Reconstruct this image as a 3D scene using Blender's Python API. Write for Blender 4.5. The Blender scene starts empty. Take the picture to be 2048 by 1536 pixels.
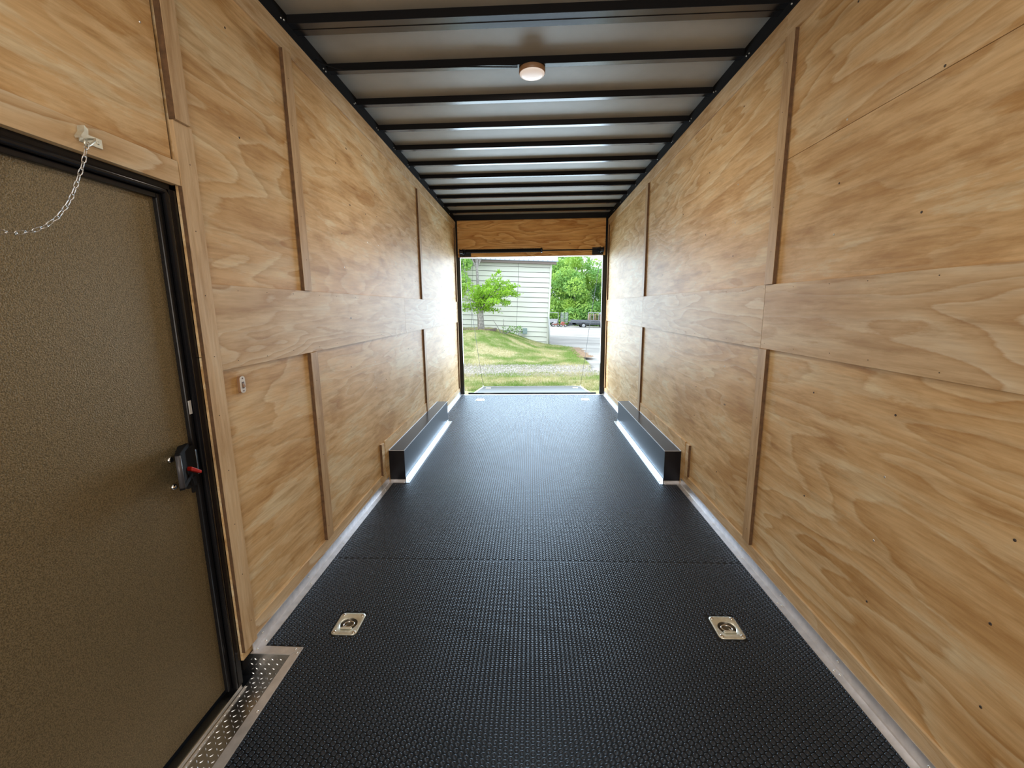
import bpy, math, random
import numpy as np
from mathutils import Vector, Matrix
SC = bpy.context.scene
COL = SC.collection
PI = math.pi

# ------------------------------------------------------------------ camera
F_PX, PITCH, YAW, ROLL = 864.92, -0.1753, -0.0445, -0.0119
CAM = Vector((-0.0129, 0.0, 1.4735))
cd = bpy.data.cameras.new('camera')
cd.sensor_width = 36.0
cd.lens = F_PX / 2048 * 36
cd.clip_start = 0.02
cd.clip_end = 400
cam = bpy.data.objects.new('camera', cd)
COL.objects.link(cam)
_f = Vector((math.sin(YAW)*math.cos(PITCH), math.cos(YAW)*math.cos(PITCH), math.sin(PITCH)))
_r = Vector((math.cos(YAW), -math.sin(YAW), 0))
_u = _r.cross(_f)
_r2 = _r*math.cos(ROLL) + _u*math.sin(ROLL)
_u2 = -_r*math.sin(ROLL) + _u*math.cos(ROLL)
m = Matrix.Identity(4)
for i in range(3):
    m[i][0] = _r2[i]; m[i][1] = _u2[i]; m[i][2] = -_f[i]; m[i][3] = CAM[i]
cam.matrix_world = m
SC.camera = cam

# ------------------------------------------------------------------ light
SC.view_settings.view_transform = 'Standard'
SC.view_settings.look = 'None'
SC.view_settings.gamma = 1.0
SC.view_settings.use_curve_mapping = False
SC.view_settings.exposure = 0.0

w = bpy.data.worlds.new('sky')
SC.world = w
w.use_nodes = True
bg = w.node_tree.nodes['Background']
bg.inputs['Color'].default_value = (0.80, 0.91, 1.0, 1)
bg.inputs['Strength'].default_value = 3.4

def lamp(name, kind, loc, direction, energy, color=(1, 1, 1), **kw):
    l = bpy.data.lights.new(name, kind)
    l.energy = energy
    l.color = color
    for k, v in kw.items():
        setattr(l, k, v)
    o = bpy.data.objects.new(name, l)
    o.location = loc
    o.rotation_euler = Vector(direction).to_track_quat('-Z', 'Y').to_euler()
    COL.objects.link(o)
    return o

lamp('sun', 'SUN', (-10, 12, 14), (1.0, -0.13, -0.62), 3.2, (1.0, 0.93, 0.80), angle=math.radians(2))
lamp('daylight_through_ramp_door', 'AREA', (0, 9.15, 1.75), (0, -1, 0.0), 365, (0.64, 0.82, 1.0),
     shape='RECTANGLE', size=5.0, size_y=2.9)
lamp('ceiling_fill_light', 'AREA', (0, 0.9, 2.88), (0, 0.95, -1), 16, (1.0, 0.91, 0.80),  # unseen fill light added at ceiling height to brighten the interior
     shape='RECTANGLE', size=1.7, size_y=2.8)

lamp('front_fill_light', 'AREA', (0, -2.4, 1.35), (0, 1, 0.02), 70, (1.0, 0.95, 0.86),  # fill light added behind the camera, not a fitted lamp
     shape='RECTANGLE', size=2.0, size_y=1.9)

# ------------------------------------------------------------------ mesh builder
class MB:
    def __init__(s):
        s.v = []; s.f = []
    def add(s, vs, fs):
        n = len(s.v)
        s.v += [tuple(p) for p in vs]
        s.f += [tuple(i + n for i in q) for q in fs]
        return s
    def box(s, x0, x1, y0, y1, z0, z1):
        return s.add([(x, y, z) for x in (x0, x1) for y in (y0, y1) for z in (z0, z1)],
                     [(0, 1, 3, 2), (4, 6, 7, 5), (0, 4, 5, 1), (2, 3, 7, 6), (0, 2, 6, 4), (1, 5, 7, 3)])
    def prism(s, poly, axis, a, b):
        # poly: list of 2D points in the two other axes (in x,y,z order)
        def mk(p, t):
            q = list(p); q.insert(axis, t); return tuple(q)
        n = len(poly)
        vs = [mk(p, a) for p in poly] + [mk(p, b) for p in poly]
        fs = [(i, (i+1) % n, n+(i+1) % n, n+i) for i in range(n)]
        fs += [tuple(range(n))[::-1], tuple(range(n, 2*n))]
        return s.add(vs, fs)
    def tube(s, pts, r, n=8, caps=True):
        pts = [Vector(p) for p in pts]
        rs = r if isinstance(r, (list, tuple)) else [r]*len(pts)
        base = len(s.v)
        prev = None
        for i, p in enumerate(pts):
            t = (pts[min(i+1, len(pts)-1)] - pts[max(i-1, 0)]).normalized()
            if prev is None:
                a = Vector((0, 0, 1)) if abs(t.z) < 0.9 else Vector((1, 0, 0))
                u = t.cross(a).normalized()
            else:
                u = (prev - t*prev.dot(t)).normalized()
            prev = u
            v = t.cross(u)
            for k in range(n):
                an = 2*PI*k/n
                s.v.append(tuple(p + (u*math.cos(an) + v*math.sin(an))*rs[i]))
        for i in range(len(pts)-1):
            for k in range(n):
                a = base+i*n+k; b = base+i*n+(k+1) % n
                s.f.append((a, b, b+n, a+n))
        if caps:
            s.f.append(tuple(base+k for k in range(n))[::-1])
            s.f.append(tuple(base+(len(pts)-1)*n+k for k in range(n)))
        return s
    def ring(s, pts, r, n=6):
        # closed tube
        pts = [Vector(p) for p in pts]
        c = sum(pts, Vector())/len(pts)
        nn = (pts[0]-c).cross(pts[1]-c).normalized()
        base = len(s.v); m_ = len(pts)
        for i, p in enumerate(pts):
            t = (pts[(i+1) % m_]-pts[i-1]).normalized()
            u = t.cross(nn).normalized()
            for k in range(n):
                an = 2*PI*k/n
                s.v.append(tuple(p + (u*math.cos(an)+nn*math.sin(an))*r))
        for i in range(m_):
            for k in range(n):
                a = base+i*n+k; b = base+i*n+(k+1) % n
                c_ = base+((i+1) % m_)*n+(k+1) % n; d = base+((i+1) % m_)*n+k
                s.f.append((a, b, c_, d))
        return s
    def lathe(s, prof, c, axis='z', n=24):
        # prof: (radius, height) pairs
        base = len(s.v)
        for r, h in prof:
            for k in range(n):
                an = 2*PI*k/n
                a, b = r*math.cos(an), r*math.sin(an)
                q = {'z': (a, b, h), 'x': (h, a, b), 'y': (a, h, b)}[axis]
                s.v.append((c[0]+q[0], c[1]+q[1], c[2]+q[2]))
        for i in range(len(prof)-1):
            for k in range(n):
                a = base+i*n+k; b = base+i*n+(k+1) % n
                s.f.append((a, b, b+n, a+n))
        s.f.append(tuple(base+k for k in range(n))[::-1])
        s.f.append(tuple(base+(len(prof)-1)*n+k for k in range(n)))
        return s
    def build(s, name, mat, parent=None, smooth=False, bevel=0.0, seg=1, off=None):
        me = bpy.data.meshes.new(name)
        vs = s.v
        if off is not None:
            vs = [(p[0]-off[0], p[1]-off[1], p[2]-off[2]) for p in vs]
        me.from_pydata(vs, [], s.f)
        me.update()
        me.materials.append(mat)
        if smooth:
            me.polygons.foreach_set('use_smooth', [True]*len(me.polygons))
        o = bpy.data.objects.new(name, me)
        COL.objects.link(o)
        o.parent = parent
        if bevel:
            b = o.modifiers.new('bevel', 'BEVEL')
            b.width = bevel; b.segments = seg; b.limit_method = 'ANGLE'
        return o

def raw_mesh(name, V, Fq, mat, parent=None, smooth=False):
    """V: Nx3 array, Fq: list of (array MxK) face blocks"""
    me = bpy.data.meshes.new(name)
    me.vertices.add(len(V))
    me.vertices.foreach_set('co', np.asarray(V, dtype=np.float32).ravel())
    tot = sum(a.size for a in Fq); nf = sum(len(a) for a in Fq)
    me.loops.add(tot); me.polygons.add(nf)
    me.loops.foreach_set('vertex_index', np.concatenate([a.ravel() for a in Fq]).astype(np.int32))
    st = []; c = 0
    for a in Fq:
        st.append(c + np.arange(len(a))*a.shape[1]); c += a.size
    me.polygons.foreach_set('loop_start', np.concatenate(st).astype(np.int32))
    me.update(calc_edges=True)
    me.materials.append(mat)
    if smooth:
        me.polygons.foreach_set('use_smooth', np.ones(nf, dtype=bool))
    o = bpy.data.objects.new(name, me)
    COL.objects.link(o); o.parent = parent
    return o

def tag(o, label=None, cat=None, group=None, kind=None):
    if label: o['label'] = label
    if cat: o['category'] = cat
    if group: o['group'] = group
    if kind: o['kind'] = kind
    return o

def thing(name, loc, label, cat, group=None):
    o = bpy.data.objects.new(name, None)
    o.empty_display_size = 0.05
    o.location = loc
    COL.objects.link(o)
    return tag(o, label, cat, group)

def structure(name, mb, mat, **kw):
    return tag(mb.build(name, mat, **kw), kind='structure')

def copy_tree(o, parent=None):
    c = o.copy(); COL.objects.link(c); c.parent = parent
    for ch in list(o.children):
        copy_tree(ch, c)
    return c

# ------------------------------------------------------------------ materials
class NT:
    def __init__(s, name):
        s.m = bpy.data.materials.new(name); s.m.use_nodes = True
        s.t = s.m.node_tree; s.b = s.t.nodes['Principled BSDF']
    def n(s, kind, **kw):
        nd = s.t.nodes.new(kind)
        for k, v in kw.items():
            if k in nd.inputs: nd.inputs[k].default_value = v
            else: setattr(nd, k, v)
        return nd
    def l(s, a, b): s.t.links.new(a, b)
    def val(s, op, a, b=None, c=None):
        nd = s.t.nodes.new('ShaderNodeMath'); nd.operation = op
        for i, x in enumerate((a, b, c)):
            if x is None: continue
            if isinstance(x, (int, float)): nd.inputs[i].default_value = x
            else: s.l(x, nd.inputs[i])
        return nd.outputs[0]
    def ramp(s, fac, stops, interp='LINEAR'):
        nd = s.t.nodes.new('ShaderNodeValToRGB'); cr = nd.color_ramp; cr.interpolation = interp
        while len(cr.elements) < len(stops): cr.elements.new(0.5)
        for e, (p, c) in zip(cr.elements, stops):
            e.position = p; e.color = (*c, 1) if len(c) == 3 else c
        s.l(fac, nd.inputs[0]); return nd.outputs[0]
    def mix(s, fac, a, b, mode='MIX'):
        nd = s.t.nodes.new('ShaderNodeMix'); nd.data_type = 'RGBA'; nd.blend_type = mode
        for i, x in ((0, fac), (6, a), (7, b)):
            if isinstance(x, (int, float)): nd.inputs[i].default_value = x
            elif isinstance(x, tuple): nd.inputs[i].default_value = (*x, 1) if len(x) == 3 else x
            else: s.l(x, nd.inputs[i])
        return nd.outputs[2]
    def coords(s, scale=(1, 1, 1), rand=True):
        tc = s.n('ShaderNodeTexCoord')
        mp = s.n('ShaderNodeMapping'); mp.inputs['Scale'].default_value = scale
        if rand:
            oi = s.n('ShaderNodeObjectInfo')
            vm = s.n('ShaderNodeVectorMath', operation='ADD')
            r = s.val('MULTIPLY', oi.outputs['Random'], 37.0)
            cb = s.n('ShaderNodeCombineXYZ')
            for i in range(3): s.l(r, cb.inputs[i])
            s.l(tc.outputs['Object'], vm.inputs[0]); s.l(cb.outputs[0], vm.inputs[1])
            s.l(vm.outputs[0], mp.inputs['Vector'])
        else:
            s.l(tc.outputs['Object'], mp.inputs['Vector'])
        return mp.outputs[0]
    def noise(s, vec, scale, detail=2, rough=0.5, dist=0.0):
        nd = s.n('ShaderNodeTexNoise'); s.l(vec, nd.inputs['Vector'])
        nd.inputs['Scale'].default_value = scale; nd.inputs['Detail'].default_value = detail
        nd.inputs['Roughness'].default_value = rough; nd.inputs['Distortion'].default_value = dist
        return nd.outputs['Fac']
    def bump(s, h, strength=0.3, dist=0.01):
        nd = s.n('ShaderNodeBump'); nd.inputs['Strength'].default_value = strength
        nd.inputs['Distance'].default_value = dist
        s.l(h, nd.inputs['Height']); s.l(nd.outputs[0], s.b.inputs['Normal'])

def simple(name, col, rough=0.5, metal=0.0, nscale=0, namt=0.0, bump=0.0, spec=None):
    t = NT(name)
    t.b.inputs['Base Color'].default_value = (*col, 1)
    t.b.inputs['Roughness'].default_value = rough
    t.b.inputs['Metallic'].default_value = metal
    if spec is not None: t.b.inputs['Specular IOR Level'].default_value = spec
    if nscale:
        f = t.noise(t.coords(), nscale, 3)
        lo = tuple(c*(1-namt) for c in col); hi = tuple(min(1, c*(1+namt)) for c in col)
        t.l(t.ramp(f, [(0.3, lo), (0.7, hi)]), t.b.inputs['Base Color'])
        if bump: t.bump(f, bump, 0.004)
    return t.m

def plywood(name, along='y', base=((0.76, 0.54, 0.29), (0.54, 0.32, 0.125), (0.82, 0.69, 0.46)), rings=26, bold=0.35, rough=0.5):
    t = NT(name)
    st = {'y': (1.0, 0.22, 1.0), 'x': (0.2, 1.0, 1.0), 'z': (1, 1, 0.2)}[along]
    v = t.coords(st)
    warp = t.noise(v, 24, 4, 0.7)
    f1 = t.val('ADD', t.val('MULTIPLY', t.noise(v, 2.3, 3, 0.5, 0.3), rings*0.5), t.val('MULTIPLY', warp, 0.55))
    saw = t.val('FRACT', f1)
    mid = tuple((a+b)/2 for a, b in zip(base[0], base[1]))
    ringc = t.ramp(saw, [(0.0, base[2]), (0.35, base[0]), (0.74, mid), (0.90, base[1]), (1.0, base[2])])
    blotch = t.noise(v, 6.0, 8, 0.66, 0.2)
    blc = t.ramp(blotch, [(0.40, base[1]), (0.455, mid), (0.50, base[0]), (0.55, base[0]), (0.60, base[2])])
    sel = t.ramp(t.noise(v, 1.3, 2), [(0.42, (0.25, .25, .25)), (0.58, (bold+.25, bold+.25, bold+.25))])
    col = t.mix(sel, blc, ringc)
    # fine grain
    fs = {'y': (40, 2.5, 40), 'x': (2.5, 40, 40), 'z': (40, 40, 2.5)}[along]
    fine = t.noise(t.coords(fs), 2.2, 3, 0.6)
    col = t.mix(0.5, col, t.ramp(fine, [(0.3, (0.70, 0.63, 0.55)), (0.62, (1, 1, 1))]), 'MULTIPLY')
    ss = {'y': (9, 1.0, 9), 'x': (1.0, 9, 9), 'z': (9, 9, 1.0)}[along]
    streak = t.noise(t.coords(ss), 2.6, 6, 0.65, 0.3)
    col = t.mix(0.75, col, t.ramp(streak, [(0.32, (0.70, 0.60, 0.47)), (0.5, (0.97, 0.95, 0.92)), (0.7, (1, 1, 1))]), 'MULTIPLY')
    # pitch flecks
    fl = {'y': (1.0, 0.35, 1.0), 'x': (0.35, 1, 1), 'z': (1, 1, 0.35)}[along]
    vo = t.n('ShaderNodeTexVoronoi'); vo.inputs['Scale'].default_value = 5.5
    t.l(t.coords(fl), vo.inputs['Vector'])
    sep = t.n('ShaderNodeSeparateColor'); t.l(vo.outputs['Color'], sep.inputs[0])
    fm = t.val('MULTIPLY', t.val('LESS_THAN', vo.outputs['Distance'], 0.032), t.val('GREATER_THAN', sep.outputs[0], 0.6))
    col = t.mix(t.val('MULTIPLY', fm, 0.75), col, (0.10, 0.055, 0.025))
    t.l(col, t.b.inputs['Base Color'])
    t.b.inputs['Roughness'].default_value = rough
    t.b.inputs['Specular IOR Level'].default_value = 0.2
    t.bump(t.val('ADD', fine, streak), 0.15, 0.003)
    return t.m

M = {}
M['ply'] = plywood('plywood_along_wall')
M['ply_x'] = plywood('plywood_header', 'x', ((0.84, 0.47, 0.165), (0.55, 0.235, 0.055), (0.90, 0.58, 0.25)), 34, 0.70, 0.45)
M['band'] = plywood('splice_board_wood', 'y', ((0.73, 0.56, 0.35), (0.56, 0.37, 0.19), (0.78, 0.67, 0.49)), 34, 0.6)
M['rib'] = plywood('batten_wood', 'z', ((0.62, 0.45, 0.27), (0.48, 0.32, 0.17), (0.66, 0.50, 0.32)), 10, 0.3)
M['casing'] = plywood('casing_wood', 'z', ((0.70, 0.53, 0.33), (0.58, 0.41, 0.235), (0.74, 0.59, 0.40)), 10, 0.3)
M['edge'] = simple('plywood_edge_shaded', (0.13, 0.068, 0.030), 0.7, 0, 40, 0.3)  # brown cut edge, darkened to carry the shade of the near side
M['black'] = simple('black_painted_steel', (0.010, 0.010, 0.012), 0.22, spec=0.35)
M['purlin'] = simple('gloss_black_purlin', (0.014, 0.014, 0.016), 0.22, spec=0.9)
M['satin'] = simple('satin_black_sheet', (0.009, 0.010, 0.015), 0.28, spec=0.32)
M['matte'] = simple('matte_black', (0.008, 0.008, 0.009), 0.8, spec=0.15)
M['tread'] = simple('diamond_plate_aluminium', (0.66, 0.67, 0.68), 0.27, 1.0)
M['alu'] = simple('mill_aluminium', (0.74, 0.75, 0.79), 0.38, 0.75, 25, 0.12)
M['alu2'] = simple('bright_aluminium', (0.52, 0.60, 0.68), 0.16, 1.0)
M['pan'] = simple('shaded_recess_pan', (0.22, 0.21, 0.18), 0.3, 0.9)  # shade inside the recess put into the dark metal colour
M['zinc'] = simple('zinc_plated_steel', (0.74, 0.76, 0.68), 0.36, 0.7, 30, 0.15)
M['chrome'] = simple('chrome', (0.8, 0.8, 0.8), 0.1, 1.0)
M['screw'] = simple('screw_head', (0.75, 0.74, 0.70), 0.3, 0.8)
M['nailhole'] = simple('dark_nail_head', (0.05, 0.035, 0.025), 0.6)

def door_mat():
    t = NT('bronze_textured_skin')
    v = t.coords()
    n = t.noise(v, 260, 2, 0.6)
    n2 = t.noise(v, 300, 1)
    t.l(t.ramp(n2, [(0.35, (0.13, 0.10, 0.050)), (0.62, (0.27, 0.21, 0.115))]), t.b.inputs['Base Color'])
    t.b.inputs['Roughness'].default_value = 0.42
    t.b.inputs['Metallic'].default_value = 0.35
    t.bump(n, 0.42, 0.004)
    return t.m
M['door'] = door_mat()

def ceil_mat():
    t = NT('galvanised_roof_sheet')
    v = t.coords((1, 1, 1))
    n = t.noise(v, 3.0, 4, 0.6)
    t.l(t.ramp(n, [(0.3, (0.33, 0.33, 0.305)), (0.7, (0.41, 0.41, 0.385))]), t.b.inputs['Base Color'])
    t.b.inputs['Roughness'].default_value = 0.5
    t.b.inputs['Metallic'].default_value = 0.15
    t.bump(t.noise(v, 220, 2), 0.15, 0.002)
    return t.m
M['roof'] = ceil_mat()

def rubber(name, lo, hi, rough):
    t = NT(name)
    v = t.coords((1, 1, 1), False)
    n = t.noise(v, 0.9, 4, 0.65)
    f = t.noise(v, 90, 2)
    t.l(t.mix(0.4, t.ramp(n, [(0.3, lo), (0.7, hi)]), t.ramp(f, [(0.3, lo), (0.7, hi)])), t.b.inputs['Base Color'])
    t.l(t.val('MULTIPLY_ADD', n, 0.12, rough), t.b.inputs['Roughness'])
    t.b.inputs['Specular Tint'].default_value = (0.45, 0.70, 1.0, 1)  # blue of the reflected sky put into the sheen colour
    t.bump(f, 0.1, 0.001)
    return t.m
M['mat'] = rubber('black_rubber_mat', (0.004, 0.004, 0.006), (0.008, 0.008, 0.010), 0.30)
M['coin'] = rubber('black_rubber_coin', (0.022, 0.025, 0.033), (0.032, 0.036, 0.047), 0.19)
M['white'] = simple('white_plastic', (0.75, 0.74, 0.72), 0.35)
M['bezel'] = simple('brown_plastic_rim', (0.30, 0.17, 0.09), 0.4)
M['rocker'] = simple('dark_rocker', (0.10, 0.06, 0.05), 0.4)
M['red'] = simple('red_plastic', (0.55, 0.02, 0.01), 0.35)
M['greybar'] = simple('grey_handle_bar', (0.07, 0.07, 0.08), 0.35)
M['label'] = simple('pale_label', (0.60, 0.62, 0.64), 0.5)
t = NT('dome_lamp_diffuser')
t.b.inputs['Base Color'].default_value = (0.8, 0.76, 0.72, 1)
t.b.inputs['Emission Color'].default_value = (1.0, 0.86, 0.78, 1)
t.b.inputs['Emission Strength'].default_value = 0.42
t.b.inputs['Roughness'].default_value = 0.35
M['diffuser'] = t.m

# ================================================================== SETTING
XW = 1.245; ZTOP = 2.85; YR = 7.331; YF = -2.6
ZP = 2.905   # underside of the roof purlins

# ---- floor: rubber surface with cut-outs (step well, ring recesses)
RINGS = [(-0.882, 1.79), (0.888, 1.815), (-0.838, 6.84), (0.855, 6.85)]
def holed(rect, holes, z, mb):
    xs = sorted({rect[0], rect[1]} | {h[0] for h in holes} | {h[1] for h in holes})
    ys = sorted({rect[2], rect[3]} | {h[2] for h in holes} | {h[3] for h in holes})
    for a, b in zip(xs, xs[1:]):
        for c, d in zip(ys, ys[1:]):
            mx, my = (a+b)/2, (c+d)/2
            if any(h[0] < mx < h[1] and h[2] < my < h[3] for h in holes): continue
            mb.add([(a, c, z), (b, c, z), (b, d, z), (a, d, z)], [(0, 1, 2, 3)])
WELL = (-1.30, -1.05, 0.55, 1.605)
fl = MB()
holes = [WELL] + [(x-.042, x+.042, y-.042, y+.042) for x, y in RINGS]
holed((-1.30, 1.30, YF, 7.27), holes, 0.0, fl)
holed((-1.30, 1.30, YF, 7.27), holes, -0.06, fl)
fl.box(-1.30, 1.30, 7.262, 7.27, -0.06, 0.0)
floor = structure('floor', fl, M['mat'])

def coin_field(name, inside, x0, x1, y0, y1, parent, mat, detail, zf=lambda x, y: 0*x, pitch=0.0215, col=0.0186):
    nx = int((x1-x0)/col)+1; ny = int((y1-y0)/pitch)+1
    I, J = np.meshgrid(np.arange(nx), np.arange(ny), indexing='ij')
    X = (x0 + I*col).ravel(); Y = (y0 + J*pitch + (I % 2)*pitch/2).ravel()
    k = inside(X, Y) & (Y <= y1); X = X[k]; Y = Y[k]
    if detail: n, rings = 10, [(0.0092, 0.0), (0.0083, 0.0028), (0.0060, 0.0027), (0.0048, 0.0021)]
    else: n, rings = 8, [(0.0092, 0.0), (0.0083, 0.0028), (0.0060, 0.0027), (0.0048, 0.0021)]
    a = np.arange(n)*2*PI/n
    loc = np.array([(r*math.cos(t_), r*math.sin(t_), h) for r, h in rings for t_ in a])
    V = (loc[None] + np.stack([X, Y, zf(X, Y)], 1)[:, None]).reshape(-1, 3)
    q = []
    for i in range(len(rings)-1):
        for kk in range(n):
            q.append((i*n+kk, i*n+(kk+1) % n, (i+1)*n+(kk+1) % n, (i+1)*n+kk))
    base = (np.arange(len(X))*len(loc))[:, None, None]
    Q = (np.array(q)[None]+base).reshape(-1, 4)
    T = (np.array([[(len(rings)-1)*n+kk for kk in range(n)]])[None]+base).reshape(-1, n)
    o = raw_mesh(name, V, [Q, T], mat, parent)
    return tag(o, kind='stuff')

def on_floor(X, Y):
    ok = np.abs(X) < 1.203
    ok &= ~((X < -1.018) & (Y < 1.652))
    for x, y in RINGS:
        ok &= ~((np.abs(X-x) < 0.066) & (np.abs(Y-y) < 0.078))
    ok &= ~((np.abs(X) > 1.05) & (Y > 3.43) & (Y < 5.53))
    return ok
tag(coin_field('raised_coin_near', on_floor, -1.22, 1.22, 0.75, 2.32, floor, M['coin'], True), 'round raised rubber studs of the near floor mat')
coin_field('raised_coin', on_floor, -1.22, 1.22, 2.32 + 0.0215*0.98, 7.24, floor, M['coin'], False).name = 'raised_coin'

# ---- walls
BOTT, BAND0, BAND1, STRIP = 0.12, 1.24, 1.575, 2.745
def wall(side):
    s = -1 if side == 'left' else 1
    X = XW*s
    def bx(mb, t0, t1, y0, y1, z0, z1):      # t: height above the plywood face, into the room
        xa, xb = X - s*t0, X - s*t1
        return mb.box(min(xa, xb), max(xa, xb), y0, y1, z0, z1)
    core = MB()
    if side == 'left':
        for q in ((YF, 0.60, -0.06, 3.0), (1.575, YR+.05, -0.06, 3.0), (0.60, 1.575, 1.905, 3.0)):
            bx(core, -0.06, -0.012, *q)
    else:
        bx(core, -0.06, -0.012, YF, YR+.05, -0.06, 3.0)
    root = structure('wall_'+side, core, M['matte'])
    def part(name, mat, t0, t1, y0, y1, z0, z1, bev=0.0008):
        return bx(MB(), t0, t1, y0, y1, z0, z1).build(name, mat, root, bevel=bev)
    g = 0.0012
    if side == 'left':
        cols = [(1.562, 2.37), (2.37, 4.94), (4.94, YR)]
        part('plywood_panel', M['ply'], -0.012, 0, YF, 0.585, 0.0, ZTOP)
        part('plywood_panel', M['ply'], -0.012, 0, 0.586, 1.548, 1.905, ZTOP)
    else:
        cols = [(YF, -0.07), (-0.07, 2.37), (2.37, 4.94), (4.94, YR)]
    for a, b in cols:
        part('plywood_panel', M['ply'], -0.012, 0, a+g, b-g, 0.0, 1.30)
        if side == 'right' and b < 4:
            part('plywood_panel', M['ply'], -0.012, 0, a+g, b-g, 1.302, 2.168)
            part('plywood_panel', M['ply'], -0.012, 0, a+g, b-g, 2.170, ZTOP)
        else:
            part('plywood_panel', M['ply'], -0.012, 0, a+g, b-g, 1.302, ZTOP)
    # battens over the sheet joints: face plus near cut edge with its shade painted in
    def batten(y0, y1, z0, z1, th=0.019, mat=M['rib']):
        b = part('batten', mat, 0, th, y0, y1, z0, z1)
        e = bx(MB(), 0.0004, th-0.0008, y0-0.0012, y0+0.0004, z0, z1).build('shaded_cut_edge', M['edge'], b)
        return b
    js = [(2.33, 2.408), (4.90, 4.985), (7.225, 7.29)]
    for y0, y1 in js:
        batten(y0, y1, BOTT, BAND0-.001)
        batten(y0, y1, BAND1+.001, STRIP-.001)
    ystart = 1.645 if side == 'left' else YF
    # splice boards
    bj = [1.645, 4.214, YR] if side == 'left' else [YF, -0.03, 2.404, 4.955, YR]
    for a, b in zip(bj, bj[1:]):
        p = part('splice_board', M['band'], 0, 0.012, a+g, b-g, BAND0, BAND1)
        bx(MB(), 0.0003, 0.0115, a, a+g+.0003, BAND0, BAND1).build('shaded_cut_edge', M['edge'], p)
    tj = [YF, 2.42, 4.86, YR]
    for a, b in zip(tj, tj[1:]):
        part('top_board', M['casing'] if False else M['band'], 0, 0.012, a+g, b-g, STRIP, ZTOP)
    bjn = [ystart, 3.42] if side == 'left' else [YF, 0.9, 3.42]
    for a, b in list(zip(bjn, bjn[1:])) + [(5.41, YR)]:
        part('base_board', M['band'], 0, 0.010, a+g, b-g, 0.03, BOTT)
    # filler board behind the wheel box and the short batten beside it
    part('filler_board', M['ply'], 0, 0.010, 3.425, 5.40, 0.0, 0.385)
    batten(3.325, 3.385, BOTT, 0.385, mat=M['band'])
    if side == 'left':
        b = part('door_casing', M['casing'], 0, 0.014, 1.562, 1.645, 0.04, 2.12)
        bx(MB(), 0.0003, 0.0136, 1.5605, 1.5625, 0.04, 1.905).build('shaded_cut_edge', M['edge'], b)
        batten(1.562, 1.628, 2.121, STRIP-.001, 0.024)
        part('header_board', M['band'], 0, 0.012, 0.30, 1.560, 1.905, 1.985)
    # nail heads and screws
    rnd = random.Random(5 if s < 0 else 9)
    sm, nm = MB(), MB()
    def dot(mb, t, y, z, r):
        mb.lathe([(r, t*(-s)), (r*0.7, (t+0.0016)*(-s))], (X, y, z), 'x', 8)
    ys = [1.93, 2.9, 3.35, 3.6, 4.3, 4.7, 5.5, 6.1, 6.6, 7.0] if side == 'left' else [0.2, 0.7, 1.1, 1.515, 1.935, 2.85, 3.3, 3.8, 4.3, 4.7, 5.5, 6.1, 6.6, 7.0]
    for y in ys:
        for z in (0.35, 0.62, 0.87, 1.08, 1.76, 1.97, 2.19, 2.37, 2.6):
            if rnd.random() < 0.62 and not (3.4 < y < 5.5 and z < .4):
                dot(sm if rnd.random() < .4 else nm, 0, y+rnd.uniform(-.01, .01), z+rnd.uniform(-.02, .02), 0.0046)
    for y0, y1 in js[:2]:
        for k in range(12):
            z = 0.2+k*0.22
            if z < BAND0-.02 or z > BAND1+.02:
                if z < 2.7: dot(nm, 0.019, y0+0.02+0.03*rnd.random(), z, 0.0018)
    if side == 'left':
        dot(sm, 0, 1.497, 2.377, 0.004)
        for k in range(9):
            dot(nm, 0.014, 1.59+.03*rnd.random(), 0.15+k*0.23, 0.002)
    y = ystart+0.1
    while y < 7.2:
        dot(nm, 0.012, y, BAND0+0.02+.01*rnd.random(), 0.0018); dot(nm, 0.012, y+.05, BAND1-0.02, 0.0018)
        y += 0.2+0.1*rnd.random()
    tag(sm.build('screw_heads', M['screw'], root, smooth=False), kind='stuff')
    tag(nm.build('nail_heads', M['nailhole'], root), kind='stuff')
    return root
wl = wall('left'); wr = wall('right')
MB().box(-1.40, -1.36, 0.4, 1.75, -0.25, 2.05).box(-1.40, -1.04, 0.4, 1.75, -0.25, -0.20).box(-1.36, -1.04, 1.61, 1.75, -0.20, -0.07).build('light_leak_block', M['matte'])['kind'] = 'structure'  # unseen boxes added behind and under the side door to stop light leaks

wf = structure('wall_front', MB().box(-1.30, 1.30, YF-.04, YF, -0.06, 3.0), M['matte'])
for a, b in ((-1.245, -.02), (-.018, 1.245)):
    MB().box(a, b, YF, YF+.012, 0.0, ZTOP).build('plywood_panel', M['ply_x'], wf)

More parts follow.
